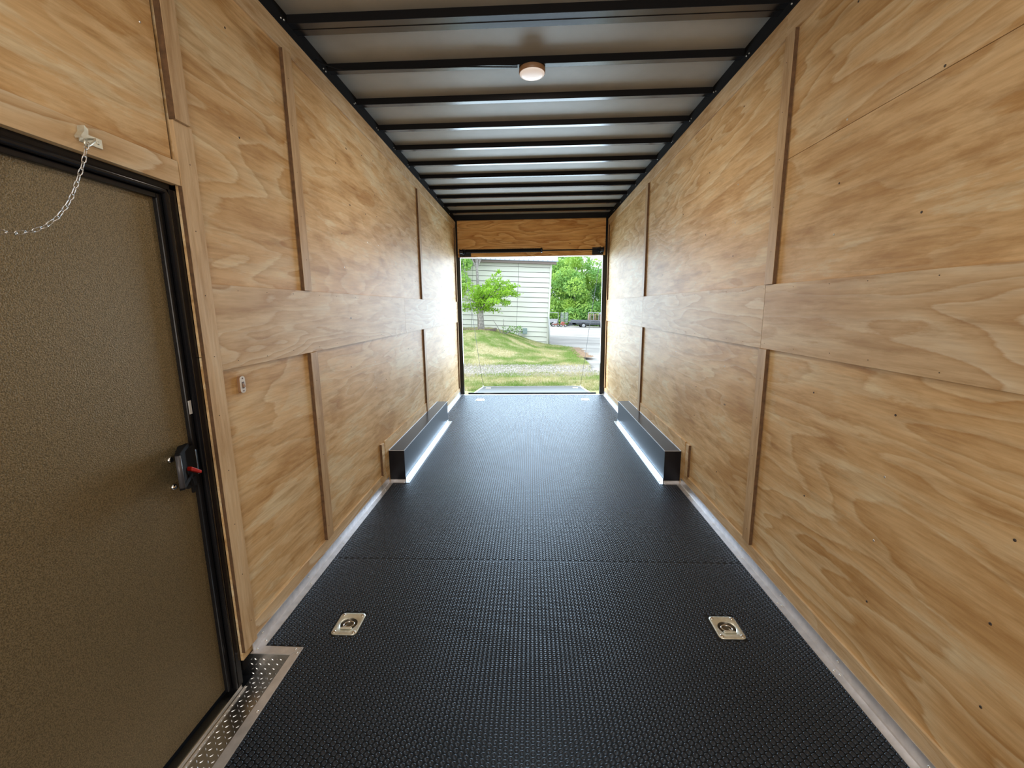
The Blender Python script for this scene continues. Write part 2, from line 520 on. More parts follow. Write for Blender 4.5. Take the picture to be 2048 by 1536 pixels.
# ---- base angles (metal cove trim) with screws
def base_angle(side, pieces):
    s = -1 if side == 'left' else 1
    root = None
    for i, (y0, y1) in enumerate(pieces):
        t = 0.0016; x = XW*s
        def P(dx, z): return (x - s*dx, z)
        poly = [P(0.010, 0.0), P(0.047, 0.0), P(0.047, 0.0032), P(0.016, 0.0048), P(0.0135, 0.010), P(0.0125, 0.056), P(0.010, 0.056)]
        mb = MB()
        n = len(poly)
        vs = [(p[0], y0, p[1]) for p in poly] + [(p[0], y1, p[1]) for p in poly]
        fs = [(k, (k+1) % n, n+(k+1) % n, n+k) for k in range(n)] + [tuple(range(n)), tuple(range(n, 2*n))]
        mb.add(vs, fs)
        if root is None:
            root = structure('baseboard_'+side, mb, M['alu'])
        else:
            mb.build('metal_angle', M['alu'], root)
    sc = MB()
    for (y0, y1) in pieces:
        y = y0+0.06
        while y < y1:
            sc.lathe([(0.0045, 0), (0.0042, .0022), (0.002, .0032)], ((XW-0.031)*s, y, 0.0038), 'z', 8)
            sc.lathe([(0.0045, 0), (0.0042, -.0022*s), (0.002, -.0032*s)], ((XW-0.0128)*s, y+0.012, 0.036), 'x', 8)
            if s > 0: sc.lathe([(0.0045, 0), (0.0042, .0022), (0.002, .0032)], ((XW-0.022)*s, y-.02, 0.0044), 'z', 8)
            y += 0.41
    tag(sc.build('screw_heads', M['screw'], root, smooth=True), kind='stuff')
    return root
base_angle('left', [(1.612, 3.47), (5.43, 7.31)])
base_angle('right', [(YF+.02, 3.47), (5.43, 7.31)])

# ---- ceiling
ce = structure('ceiling', MB().box(-1.30, 1.30, YF, YR+.05, 2.945, 3.0), M['roof'])
def purlin(y, wdt, parent):
    mb = MB()
    t = 0.003
    # hat section: near web, bottom flange, far web
    mb.box(-1.243, 1.243, y, y+wdt, ZP, ZP+t)
    mb.box(-1.243, 1.243, y+wdt-t, y+wdt, ZP, 2.945)
    if wdt > 0.08:
        mb.box(-1.243, 1.243, y+0.052, y+wdt, ZP-0.003, ZP)
    o = mb.build('purlin', M['purlin'], parent, bevel=0.001)
    MB().box(-1.243, 1.243, y-.001, y+t-.0005, ZP-.0005, 2.945).build('web', M['matte'], o)
    return o
k = -10
while k <= 10:
    y = 2.43+0.449*k
    if y > YF: purlin(y, 0.10 if k in (0, -8) else 0.046, ce)
    k += 1
for s, nm in ((-1, 'left'), (1, 'right')):
    x = XW*s
    r = MB()
    r.box(min(x-s*.004, x+s*.05), max(x-s*.004, x+s*.05), YF, YR, ZTOP+.001, 2.945)
    r.box(min(x-s*.016, x+s*.05), max(x-s*.016, x+s*.05), YF, YR, ZTOP+.001, ZTOP+.006)
    o = r.build('side_rail', M['matte'], ce)
    sc = MB()
    rn = random.Random(3+s)
    for k in range(-6, 11):
        y = 2.43+0.449*k
        for j in range(2):
            yy = y-0.03-0.03*j+rn.uniform(-.01, .01)
            sc.lathe([(0.005, 0), (0.004, -.004*s)], (x-s*.004, yy, 2.885+0.02*rn.random()), 'x', 6)
    tag(sc.build('rivet_heads', M['screw'], o), kind='stuff')

# ---- rear frame and header
rp = MB()
rp.box(-1.30, -1.170, YR-.010, YR+.05, -0.03, 2.865)
wr_root = structure('trim_1', rp, M['black'], bevel=0.003)
wr_root.name = 'trim_1'
rp = MB(); rp.box(1.160, 1.30, YR-.010, YR+.05, -0.03, 2.865)
structure('trim_2', rp, M['black'], bevel=0.003)
rp = MB(); rp.box(-1.30, 1.30, YR-.05, YR+.05, 2.862, 2.945)
structure('trim_3', rp, M['black'], bevel=0.003)
hd = MB(); hd.box(-1.17, 1.16, YR, YR+.045, 2.30, 2.862)
hroot = structure('wall_rear', hd, M['matte'])
MB().box(-1.200, 1.195, YR-.026, YR-.012, 2.292, 2.861).build('plywood_panel', M['ply_x'], hroot, bevel=.001)
tag(MB().box(-1.168, 1.158, YR-.027, YR+.047, 2.284, 2.2915).build('edge_trim', M['alu'], hroot), 'thin pale metal edge strip')
# door sill at the end of the floor
structure('trim_4', MB().box(-1.245, 1.245, 7.225, 7.262, -.0, .004).box(-1.17, 1.16, 7.262, 7.30, -.045, .001), M['alu'], bevel=.001)

# ================================================================== SIDE DOOR
dr = MB().box(-1.325, -1.285, 0.64, 1.512, -0.075, 1.872)
door = structure('door_1', dr, M['door'], bevel=0.002)
tag(door, 'bronze textured side door with black frame')
# black frame around the opening: outer leaf and rounded inner gasket
fr = MB()
for q in ((1.531, 1.561, -0.11, 1.905), (0.60, 0.632, -0.11, 1.905)):
    fr.box(-1.33, -1.256, *q)
fr.box(-1.33, -1.256, 0.60, 1.561, 1.885, 1.905)
fr.build('door_frame', M['black'], door, bevel=0.003, seg=2)
gk = MB()
gk.tube([(-1.262, 1.520, -0.095), (-1.262, 1.520, 1.868), (-1.262, 1.512, 1.878), (-1.262, 1.49, 1.879), (-1.262, 0.65, 1.879), (-1.262, 0.636, 1.868), (-1.262, 0.636, -.095)], 0.011, 12)
gk.build('gasket', M['black'], door, smooth=True)
MB().box(-1.287, -1.268, 1.490, 1.512, -0.085, 1.868).build('edge_channel', M['black'], door, bevel=0.004, seg=2)
MB().box(-1.287, -1.268, 0.66, 1.49, 1.850, 1.868).build('edge_channel', M['black'], door, bevel=0.004, seg=2)
tag(MB().box(-1.2680, -1.2665, 1.4955, 1.508, 1.10, 1.15).build('label', M['label'], door), 'small pale sticker on black door edge')
# striker plate
sp = MB().box(-1.2675, -1.2655, 1.494, 1.510, 0.868, 0.965)
tag(sp.build('striker_plate', M['alu2'], door, bevel=.0008), 'bright metal striker plate')
# latch handle
lt = MB()
lt.box(-1.284, -1.262, 1.425, 1.492, 0.838, 0.985)
latch = lt.build('latch', M['matte'], door, bevel=0.004, seg=2)
hb = MB(); hb.tube([(-1.200, 1.340, 0.882), (-1.200, 1.340, 0.995)], 0.0085, 12)
hb.build('handle_bar', M['greybar'], latch, smooth=True)
hb = MB()
hb.prism([(-1.272, 1.425), (-1.206, 1.333), (-1.195, 1.345), (-1.235, 1.415), (-1.262, 1.465), (-1.272, 1.465)], 2, 0.985, 1.000)
hb.prism([(-1.272, 1.425), (-1.206, 1.333), (-1.195, 1.345), (-1.235, 1.415), (-1.262, 1.465), (-1.272, 1.465)], 2, 0.872, 0.888)
hb.prism([(-1.262, 1.435), (-1.208, 1.355), (-1.205, 1.360), (-1.258, 1.440)], 2, 0.888, 0.985)
hb.build('handle_guard', M['matte'], latch, bevel=.002)
tag(MB().prism([(1.418, 0.912), (1.462, 0.886), (1.464, 0.896), (1.422, 0.926)], 0, -1.245, -1.225).build('release_tab', M['red'], latch, bevel=.002), 'red release tab')
kb = MB(); kb.tube([(-1.262, 1.425, 0.905), (-1.250, 1.44, 0.87), (-1.256, 1.45, 0.84), (-1.262, 1.455, 0.815)], 0.006, 8)
kb.box(-1.262, -1.252, 1.425, 1.465, 0.84, 0.875)
kb.build('cable_end', M['matte'], latch)
for y, z in ((1.398, 0.960), (1.396, 0.860)):
    MB().lathe([(0.012, 0), (0.0115, 0.006), (0.008, 0.011), (0.003, 0.012)], (-1.285, y, z), 'x', 14).build('bolt', M['chrome'], door, smooth=True)

# ---- step well
sw = MB()
Z0 = -0.112
sw.box(-1.245, -1.045, 0.55, 1.607, Z0-.004, Z0)
well = structure('trim_5', sw, M['tread'])
tag(well, 'diamond plate step well inside the side door')
MB().box(-1.30, -1.045, 1.603, 1.607, Z0, -0.0005).build('riser', M['tread'], well)
MB().box(-1.052, -1.048, 0.55, 1.603, Z0, -0.0005).build('riser', M['tread'], well)
# raised lugs
lg = MB()
def lug(c, ax, n_ax, L=0.017, Wd=0.0045, H=0.0018):
    c = Vector(c); u = Vector(ax).normalized(); n = Vector(n_ax); v = n.cross(u)
    pts = [c-u*L/2, c+v*Wd/2, c+u*L/2, c-v*Wd/2, c+n*H-u*L*.25, c+n*H+u*L*.25]
    lg.add(pts, [(0, 1, 4), (1, 2, 5), (1, 5, 4), (2, 3, 5), (3, 0, 4), (3, 4, 5)])
for i in range(10):
    for j in range(46):
        x = -1.235+i*0.021; y = 0.60+j*0.022
        if x > -1.06: continue
        d = (1, 1, 0) if (i+j) % 2 else (1, -1, 0)
        lug((x, y, Z0), d, (0, 0, 1))
for i in range(11):
    for j in range(4):
        x = -1.24+i*0.019; z = -0.100+j*0.024
        d = (1, 0, .8) if (i+j) % 2 else (1, 0, -.8)
        if z < -0.01 and x < -1.055: lug((x, 1.603, z), d, (0, -1, 0), 0.015)
tag(lg.build('tread_lugs', M['tread'], well), kind='stuff')
# door sill channel
th = MB()
th.box(-1.30, -1.236, 0.60, 1.545, Z0-.004, Z0+.003)
th.box(-1.258, -1.252, 0.60, 1.545, Z0+.003, Z0+.012)
th.box(-1.241, -1.236, 0.60, 1.545, Z0+.003, Z0+.009)
th.build('sill_channel', M['tread'], well, bevel=.001)
# flat trims round the notch
def flatstrip(poly, name):
    return MB().prism(poly, 2, 0.0003, 0.0045).build(name, M['alu'], well, bevel=.0006)
flatstrip([(-1.238, 1.600), (-1.060, 1.597), (-1.024, 1.640), (-1.238, 1.644)], 'edge_strip')
flatstrip([(-1.060, 0.50), (-1.019, 0.50), (-1.022, 1.6385), (-1.0595, 1.595)], 'edge_strip')
sc = MB()
for x, y in ((-1.052, 1.628), (-1.034, 1.606), (-1.036, 1.33), (-1.036, 1.0), (-1.222, 1.622)):
    sc.lathe([(0.0048, 0), (0.0044, .002), (0.002, .0034)], (x, y, 0.0045), 'z', 10)
tag(sc.build('screw_heads', M['screw'], well, smooth=True), kind='stuff')

# ================================================================== THINGS INSIDE
# ---- safety chain with hook
ch = thing('chain', (-1.232, 1.25, 1.94), 'silver link chain hanging from a bracket above the bronze side door', 'chain')
off = ch.location
b = MB()
b.box(-1.2325, -1.2295, 1.216, 1.282, 1.930, 1.956)
b.lathe([(0.005, 0), (0.0045, .002)], (-1.2295, 1.270, 1.943), 'x', 10)
b.build('bracket', M['zinc'], ch, off=off, bevel=.0008)
b = MB(); b.prism([(1.205, 1.935), (1.224, 1.948), (1.226, 1.962), (1.216, 1.970), (1.214, 1.955), (1.203, 1.940)], 0, -1.2295, -1.210)
b.build('spring_clip', M['zinc'], ch, off=off)
b = MB(); b.tube([(-1.229, 1.245, 1.945), (-1.212, 1.243, 1.944), (-1.203, 1.232, 1.935), (-1.200, 1.216, 1.921), (-1.200, 1.205, 1.912), (-1.200, 1.199, 1.918), (-1.201, 1.203, 1.930)], 0.0028, 8)
b.build('hook', M['zinc'], ch, off=off, smooth=True)
path = [(1.2065, 1.922), (1.196, 1.893), (1.187, 1.868), (1.178, 1.848), (1.165, 1.822), (1.152, 1.795), (1.137, 1.767), (1.117, 1.738), (1.090, 1.707), (1.058, 1.681), (1.025, 1.664), (0.993, 1.656), (0.964, 1.654), (0.93, 1.657), (0.90, 1.665)]
P = [Vector((-1.200, y, z)) for y, z in path]
L = [0.0]
for a, c in zip(P, P[1:]): L.append(L[-1]+(c-a).length)
def at_len(s_):
    for i in range(len(P)-1):
        if L[i+1] >= s_: return P[i].lerp(P[i+1], (s_-L[i])/(L[i+1]-L[i]))
    return P[-1]
pitch_l = 0.0198; n_l = int(L[-1]/pitch_l)
for i in range(n_l):
    c = at_len((i+0.5)*pitch_l); t_ = (at_len((i+1)*pitch_l)-at_len(i*pitch_l)).normalized()
    nrm = Vector((1, 0, 0))
    side = t_.cross(nrm).normalized()
    tw = 0.5 if i % 2 else 0.5+PI/2*0.8
    u = side*math.cos(tw)+nrm*math.sin(tw)
    hl, hw = 0.0122, 0.0052
    pts = []
    for k in range(16):
        an = 2*PI*k/16
        ex = math.copysign(abs(math.cos(an))**0.75, math.cos(an))*hl; ey = math.copysign(abs(math.sin(an))**0.75, math.sin(an))*hw
        pts.append(c+t_*ex+u*ey)
    b = MB(); b.ring(pts, 0.0014, 6)
    b.build('chain_link', M['chrome'], ch, off=off, smooth=True)

# ---- light switch
sx = -XW
sw_ = thing('light_switch', (sx, 1.754, 1.165), 'small white oval rocker switch on the plywood below the splice board', 'switch')
def rrect(y, z, hy, hz, r, n=6):
    out = []
    for cy, cz, a0 in ((hy-r, hz-r, 0), (-hy+r, hz-r, PI/2), (-hy+r, -hz+r, PI), (hy-r, -hz+r, 1.5*PI)):
        for k in range(n+1):
            a = a0+PI/2*k/n
            out.append((y+cy+r*math.cos(a), z+cz+r*math.sin(a)))
    return out
MB().prism(rrect(0, 0, .0165, .036, .013), 0, 0, 0.011).build('switch_body', M['bezel'], sw_)
MB().prism(rrect(0, 0, .0162, .0355, .0128), 0, 0.0111, 0.0135).build('face_plate', M['white'], sw_, bevel=.0008)
MB().prism(rrect(0, -.002, .006, .014, .002), 0, 0.0136, 0.0150).build('rocker', M['rocker'], sw_)
MB().prism([(0.0150, -.012), (0.0150, .006), (0.0215, -.010)], 1, -0.0045, 0.0045).build('toggle', M['bezel'], sw_)
for z in (.0265, -.0265):
    MB().lathe([(.0034, 0.0136), (.003, 0.0148)], (0, 0, z), 'x', 10).build('screw', M['rocker'], sw_)

# ---- dome lamp
dl = thing('dome_lamp', (0.002, 2.935, ZP), 'round white dome lamp with brown rim on a black roof purlin', 'lamp')
MB().lathe([(0.079, -.001), (0.080, -0.006), (0.080, -0.024), (0.077, -0.028)], (0, 0, 0), 'z', 40).build('rim', M['bezel'], dl, smooth=True)
MB().lathe([(0.0765, -0.0281), (0.074, -0.033), (0.062, -0.0375), (0.035, -0.041), (0.012, -0.0415)], (0, 0, 0), 'z', 40).build('diffuser', M['diffuser'], dl, smooth=True)
lw = thing('lamp_cable', (-1.0, 2.80, 2.88), 'thin black cable running along the purlin to the dome lamp', 'cable')
b = MB(); b.tube([(-1.232, 2.70, 2.878), (-1.20, 2.74, 2.872), (-1.12, 2.80, 2.868), (-1.03, 2.85, 2.893), (-0.95, 2.868, 2.901), (-.7, 2.872, 2.900), (-.4, 2.873, 2.899), (-.085, 2.90, 2.900)], 0.0035, 6)
b.build('cable_run', M['matte'], lw, off=lw.location, smooth=True)

lamp('dome_lamp_light', 'AREA', (0.002, 2.935, 2.855), (0, 0.25, -1), 18, (1.0, 0.87, 0.72), shape='DISK', size=0.13)

# ---- tie-down rings
def make_ring():
    r = thing('tie_down_ring', (0, 0, 0), 'x', 'tie-down')
    hx, hy, cr = 0.060, 0.071, 0.018
    N = 48
    def outer(a):
        dx, dy = math.cos(a), math.sin(a)
        t_ = 1/max(abs(dx)/hx, abs(dy)/hy); x, y = dx*t_, dy*t_
        if abs(x) > hx-cr and abs(y) > hy-cr:   # pull the corner in
            cx, cy = math.copysign(hx-cr, x), math.copysign(hy-cr, y)
            lo, hi = 0.0, t_
            for _ in range(24):
                m_ = (lo+hi)/2; px, py = dx*m_, dy*m_
                ins = (abs(px) <= hx-cr) or (abs(py) <= hy-cr) or math.hypot(px-cx, py-cy) <= cr
                lo, hi = (m_, hi) if ins else (lo, m_)
            x, y = dx*lo, dy*lo
        return x, y
    rings = []
    A = [2*PI*k/N for k in range(N)]
    rings.append([(*outer(a), 0.0005) for a in A])
    rings.append([(*[c*0.995 for c in outer(a)], 0.0040) for a in A])
    rings.append([(*[c*0.93 for c in outer(a)], 0.0046) for a in A])
    def rec(a, rr, z):
        x, y = rr*math.cos(a), rr*1.02*math.sin(a)-0.001
        y = max(y, -rr*0.86); return (x, y, z)
    rings.append([rec(a, 0.043, 0.0046) for a in A])
    rings.append([rec(a, 0.039, 0.001) for a in A])
    rings.append([rec(a, 0.034, -0.018) for a in A])
    rings.append([rec(a, 0.026, -0.022) for a in A])
    def loft(rg_, cap):
        mb = MB(); vs = [p for g_ in rg_ for p in g_]
        fs = [(i*N+k, i*N+(k+1) % N, (i+1)*N+(k+1) % N, (i+1)*N+k) for i in range(len(rg_)-1) for k in range(N)]
        if cap: fs.append(tuple((len(rg_)-1)*N+k for k in range(N)))
        return mb.add(vs, fs)
    loft(rings[:5], False).build('plate', M['zinc'], r, smooth=True)
    loft(rings[4:], True).build('recess_pan', M['pan'], r, smooth=True)
    pts = []
    for k in range(24):
        a = -PI/2+0.55+(2*PI-1.1)*k/23
        pts.append((0.024*math.cos(a), 0.024*math.sin(a)-0.001, -0.001-0.003*math.sin(a)))
    mb = MB(); mb.ring(pts, 0.0034, 8)
    mb.build('ring', M['chrome'], r, smooth=True)
    mb = MB(); mb.prism(rrect(0, -0.033, 0.028, 0.006, 0.005, 4), 2, 0.0046, 0.0082)
    mb.build('hinge_bar', M['zinc'], r, bevel=.0015, seg=2)
    for sx_ in (-1, 1):
        for sy_ in (-1, 1):
            MB().lathe([(0.0088, 0.0045), (0.0084, 0.0065), (0.006, 0.0085), (0.003, 0.0090)], (sx_*0.046, sy_*0.056, 0), 'z', 14).build('bolt_head', M['chrome'], r, smooth=True)
    return r
ring0 = make_ring()
labs = ['recessed steel tie-down ring in the near floor left of centre',
        'recessed steel tie-down ring in the near floor on the right side',
        'tiny recessed tie-down ring at the far left by the ramp door sill',
        'tiny recessed tie-down ring at the far right by the ramp door sill']
for i, (x, y) in enumerate(RINGS):
    o = ring0 if i == 0 else copy_tree(ring0)
    o.location = (x, y, 0)
    tag(o, labs[i], 'tie-down', 'recessed floor tie-down rings')

# ---- wheel boxes
for s, sd, lab in ((-1, 'left', 'long black metal wheel box against the left plywood wall'), (1, 'right', 'long black metal wheel box against the right plywood wall')):
    wb = thing('wheel_box', (s*1.17, 4.45, 0), lab, 'wheel box', 'wheel boxes')
    off = wb.location
    xo, xi = s*(XW-.0105), s*1.100
    a, c = min(xo, xi), max(xo, xi)
    MB().box(a, c, 3.50, 5.46, 0.0, 0.280).build('box_shell', M['satin'], wb, off=off, bevel=.003, seg=2)
    # highlights along the box edges, put in as bright strips
    e = MB()
    e.box(min(xi, xi-s*.002), max(xi, xi-s*.002), 3.50, 5.46, 0.276, 0.2815)
    e.box(min(xo, xo-s*.004), max(xo, xo-s*.004), 3.50, 5.46, 0.2802, 0.2825)
    e.box(a, c, 3.4985, 3.502, 0.278, 0.2815)
    tag(e.build('edge_highlight', M['alu'], wb, off=off), 'edge highlight put in as a bright strip')
    f = MB()
    xf = xi-s*0.040
    f.box(min(xi, xf), max(xi, xf), 3.462, 5.50, 0.0004, 0.0036)
    f.box(min(xi-s*.002, xi-s*.005), max(xi-s*.002, xi-s*.005), 3.50, 5.46, 0.0036, 0.034)
    f.build('floor_flashing', M['alu2'], wb, off=off, bevel=.0006)
    f = MB(); f.box(a, c, 3.462, 3.4985, 0.0004, 0.0034); f.box(a, c, 3.4945, 3.4985, 0.0034, 0.020)
    f.build('end_flashing', M['alu'], wb, off=off, bevel=.0006)
    sc = MB()
    for k in range(9):
        y = 3.52+k*0.23
        sc.lathe([(0.005, 0), (0.004, .003)], (xi-s*.026, y, 0.0036), 'z', 8)
        sc.lathe([(0.005, 0), (0.004, -s*.003)], (xi-s*.005, y, 0.028), 'x', 8)
    tag(sc.build('screw_heads', M['screw'], wb, off=off), kind='stuff')

# ---- spring shaft above the ramp door
sa = thing('spring_shaft', (0, 7.2, 2.37), 'black torsion spring and shaft across the top of the ramp opening', 'ramp spring')
off = sa.location
MB().tube([(-1.12, 7.20, 2.368), (1.12, 7.20, 2.366)], 0.010, 10).build('shaft', M['matte'], sa, off=off, smooth=True)
sp = MB()
pts = []; turns = 46
rs_ = []
for k in range(turns*2+1):
    x = -1.055+1.215*k/(turns*2)
    rs_.append(0.031 if k % 2 else 0.027); pts.append((x, 7.20, 2.371))
sp.tube(pts, rs_, 14)
sp.build('spring', M['matte'], sa, off=off, smooth=True)
MB().lathe([(0.038, 0), (0.038, .02), (0.018, .03)], (0.155, 7.20, 2.371), 'x', 16).build('spring_cone', M['black'], sa, off=off)
for s in (-1, 1):
    xa, xb = (-1.172, -0.985) if s < 0 else (0.985, 1.162)
    MB().box(xa, xb, YR-.034, YR-.027, 2.297, 2.412).build('mounting_plate', M['satin'], sa, off=off, bevel=.001)
    c = s*1.125
    MB().lathe([(0.020, -.035), (0.046, -.03), (0.046, -.024), (0.032, -.02), (0.032, .02), (0.046, .024), (0.046, .03), (0.020, .035)], (c, 7.20, 2.366), 'x', 22).build('cable_drum', M['satin'], sa, off=off)
    MB().box(c-s*.048-.003, c-s*.048+.003, 7.17, 7.296, 2.33, 2.405).build('bearing_bracket', M['satin'], sa, off=off, bevel=.001)

# ---- ramp
ZR = -0.235
rm = thing('ramp', (0, 7.30, 0), 'lowered rear ramp with black rubber surface and pale metal edges', 'ramp')
off = rm.location
def slab(poly, z_of, t, mb):
    n = len(poly)
    vs = [(x, y, z_of(y)) for x, y in poly]+[(x, y, z_of(y)-t) for x, y in poly]
    fs = [(k, (k+1) % n, n+(k+1) % n, n+k)[::-1] for k in range(n)]+[tuple(range(n)), tuple(range(n, 2*n))[::-1]]
    mb.add(vs, fs)
zr = lambda y: -0.012-(y-7.31)*0.107
ry = 9.22
mb = MB(); slab([(-1.05, 7.33), (1.05, 7.33), (1.05, ry-.12), (0.99, ry), (-0.99, ry), (-1.05, ry-.12)], zr, 0.05, mb)
mb.build('ramp_deck', M['mat'], rm, off=off)
t = NT('ramp_rubber_surface')
vo = t.n('ShaderNodeTexVoronoi'); vo.inputs['Scale'].default_value = 48; vo.inputs['Randomness'].default_value = 0.0
t.l(t.coords((1, 1, 0), False), vo.inputs['Vector'])
t.l(t.ramp(vo.outputs['Distance'], [(0.4, (0.060, 0.064, 0.072)), (0.55, (0.02, 0.02, 0.025))]), t.b.inputs['Base Color'])
t.b.inputs['Roughness'].default_value = 0.45
M['ramp'] = t.m
mb = MB(); slab([(-1.02, 7.40), (1.02, 7.40), (1.02, ry-.13), (0.965, ry-.035), (-0.965, ry-.035), (-1.02, ry-.13)], lambda y: zr(y)+.004, 0.003, mb)
mb.build('ramp_mat', M['ramp'], rm, off=off)
def strip(p0, p1, wd, nm_, mat, h=.008):
    (x0, y0), (x1, y1) = p0, p1
    d = Vector((x1-x0, y1-y0)).normalized(); nn = Vector((-d.y, d.x))*wd
    mb = MB(); slab([(x0, y0), (x1, y1), (x1+nn.x, y1+nn.y), (x0+nn.x, y0+nn.y)], lambda y: zr(y)+h, 0.01, mb)
    return mb.build(nm_, mat, rm, off=off)
strip((1.055, 7.40), (1.055, ry-.12), .034, 'edge_trim', M['alu'])
strip((-1.021, 7.40), (-1.021, ry-.12), .034, 'edge_trim', M['alu'])
strip((1.055, ry-.12), (0.99, ry), .034, 'edge_trim', M['alu'])
strip((-0.99, ry), (-1.055, ry-.12), .034, 'edge_trim', M['alu'])
strip((0.99, ry-.034), (-0.99, ry-.034), -.034, 'edge_trim', M['alu'])
MB().tube([(-1.10, 7.345, 0.006), (1.10, 7.345, 0.006)], 0.016, 12).build('hinge', M['satin'], rm, off=off, smooth=True)
mb = MB(); slab([(-0.97, ry+.004), (0.97, ry+.004), (0.93, ry+.22), (-0.93, ry+.22)], lambda y: zr(y)-.004, 0.012, mb)
mb.build('end_flap', M['satin'], rm, off=off)
for x in (-0.88, 0.88):
    MB().prism(rrect(x, 8.62, .05, .05, .015), 2, zr(8.62)+.012, zr(8.62)+.018).build('tie_down_plate', M['zinc'], rm, off=off)
# lift cables
for s, lab in ((-1, 'thin steel ramp cable hanging on the left of the opening'), (1, 'thin steel ramp cable hanging on the right of the opening')):
    cb = thing('lift_cable', (s*1.09, 8.1, 1.0), lab, 'cable', 'ramp lift cables')
    pts = []
    a = Vector((s*1.13, 7.23, 2.345)); b_ = Vector((s*1.04, ry-.1, zr(ry-.1)+.012))
    for k in range(25):
        t_ = k/24; p = a.lerp(b_, t_); p.z -= 0.30*4*t_*(1-t_)*(0.5 if s > 0 else .4); p.y += 0.05*math.sin(t_*7)
        p.x -= s*0.03*math.sin(t_*PI); pts.append(p)
    MB().tube(pts, 0.0035, 6).build('cable_strand', M['greybar'], cb, off=cb.location, smooth=True)
    MB().lathe([(0.012, 0), (0.012, .03)], b_-Vector((0, 0, .005)), 'z', 8).build('cable_end', M['zinc'], cb, off=cb.location)

# ================================================================== OUTDOORS
def sm(t_):
    t_ = np.clip(t_, 0, 1); return t_*t_*(3-2*t_)
def drive_z(x, y):
    far = -0.42-0.035*(x-0.95)-0.0132*(y-21.7)
    near = -0.31+0*x
    k = sm((y-12)/9.0)
    return near*(1-k)+far*k
def lawn_z(x, y):
    m_ = 0.84*sm((y-12.3)/6.2)*(1-sm((x+2.3)/3.3))
    k = sm((y-15)/6.0)
    low = -0.27*(1-k)+(-0.36-0.03*np.clip(x-0.9, -.5, 5))*k
    w_ = sm((x-1.2)/-3.0)
    return low+m_*(1+0.15*k*(1-w_))
def lawn_edge(y):
    return np.interp(y, [8, 10.2, 10.8, 12, 14, 17, 20.0, 21.6], [9, 9, 2.7, 1.72, 1.80, 1.80, 1.95, 1.05])

def ground_mat():
    t = NT('lawn_soil_and_thatch')
    v = t.coords((1, 1, 1), False)
    n = t.noise(v, 0.9, 4, 0.6); f = t.noise(v, 14, 3, 0.7)
    green = t.ramp(f, [(0.3, (0.075, 0.13, 0.025)), (0.7, (0.16, 0.22, 0.06))])
    straw = t.ramp(f, [(0.3, (0.28, 0.25, 0.14)), (0.7, (0.44, 0.40, 0.25))])
    col = t.mix(t.ramp(n, [(0.42, (0, 0, 0)), (0.58, (1, 1, 1))]), green, straw)
    # pebbly bare band
    sx_ = t.n('ShaderNodeSeparateXYZ'); t.l(v, sx_.inputs[0])
    yy = t.val('ADD', sx_.outputs[1], t.val('MULTIPLY', n, 1.3))
    band = t.val('MULTIPLY', t.val('GREATER_THAN', yy, 11.6), t.val('LESS_THAN', yy, 13.8))
    peb = t.ramp(t.noise(v, 22, 2), [(0.35, (0.12, 0.10, 0.085)), (0.65, (0.30, 0.28, 0.25))])
    col = t.mix(t.val('MULTIPLY', band, 0.8), col, peb)
    t.l(col, t.b.inputs['Base Color']); t.b.inputs['Roughness'].default_value = 0.95
    t.b.inputs['Specular IOR Level'].default_value = 0.1
    t.bump(f, 0.6, 0.03)
    return t.m
def gravel_mat():
    t = NT('crushed_gravel')
    v = t.coords((1, 1, 1), False)
    f = t.noise(v, 30, 3, 0.7); n = t.noise(t.coords((.5, 1.6, 1), False), 0.8, 4, 0.6)
    col = t.mix(t.ramp(n, [(0.4, (0, 0, 0)), (0.62, (1, 1, 1))]), (0.27, 0.26, 0.245), (0.40, 0.385, 0.36))
    col = t.mix(0.4, col, t.ramp(f, [(0.3, (0.5, .5, .5)), (0.7, (1, 1, 1))]), 'MULTIPLY')
    t.l(col, t.b.inputs['Base Color']); t.b.inputs['Roughness'].default_value = 0.95
    t.bump(f, 0.5, 0.03)
    return t.m
M['lawn'] = ground_mat(); M['gravel'] = gravel_mat()

def grid(xs, ys, zf, keep=None):
    X, Y = np.meshgrid(xs, ys, indexing='ij'); Z = zf(X, Y)
    V = np.stack([X, Y, Z], -1).reshape(-1, 3)
    nx, ny = len(xs), len(ys)
    I, J = np.meshgrid(np.arange(nx-1), np.arange(ny-1), indexing='ij')
    a = (I*ny+J).ravel(); Q = np.stack([a, a+ny, a+ny+1, a+1], 1)
    if keep is not None:
        cx = (X[:-1, :-1]+X[1:, 1:]).ravel()/2; cy = (Y[:-1, :-1]+Y[1:, 1:]).ravel()/2
        Q = Q[keep(cx, cy)]
    return V, Q
V, Q = grid(np.linspace(-60, 60, 61), np.concatenate([np.linspace(6.5, 30, 60), np.linspace(32, 160, 40)]), lambda x, y: drive_z(x, y)-.02)
tag(raw_mesh('gravel_yard', V, [Q], M['gravel'], smooth=True), kind='structure')
V, Q = grid(np.linspace(-14, 9, 231), np.linspace(7.6, 24, 165), lawn_z, lambda x, y: (x < lawn_edge(y)) & ~((np.abs(x) < 1.02) & (y < 9.2)))
tag(raw_mesh('lawn', V, [Q], M['lawn'], smooth=True), kind='structure')

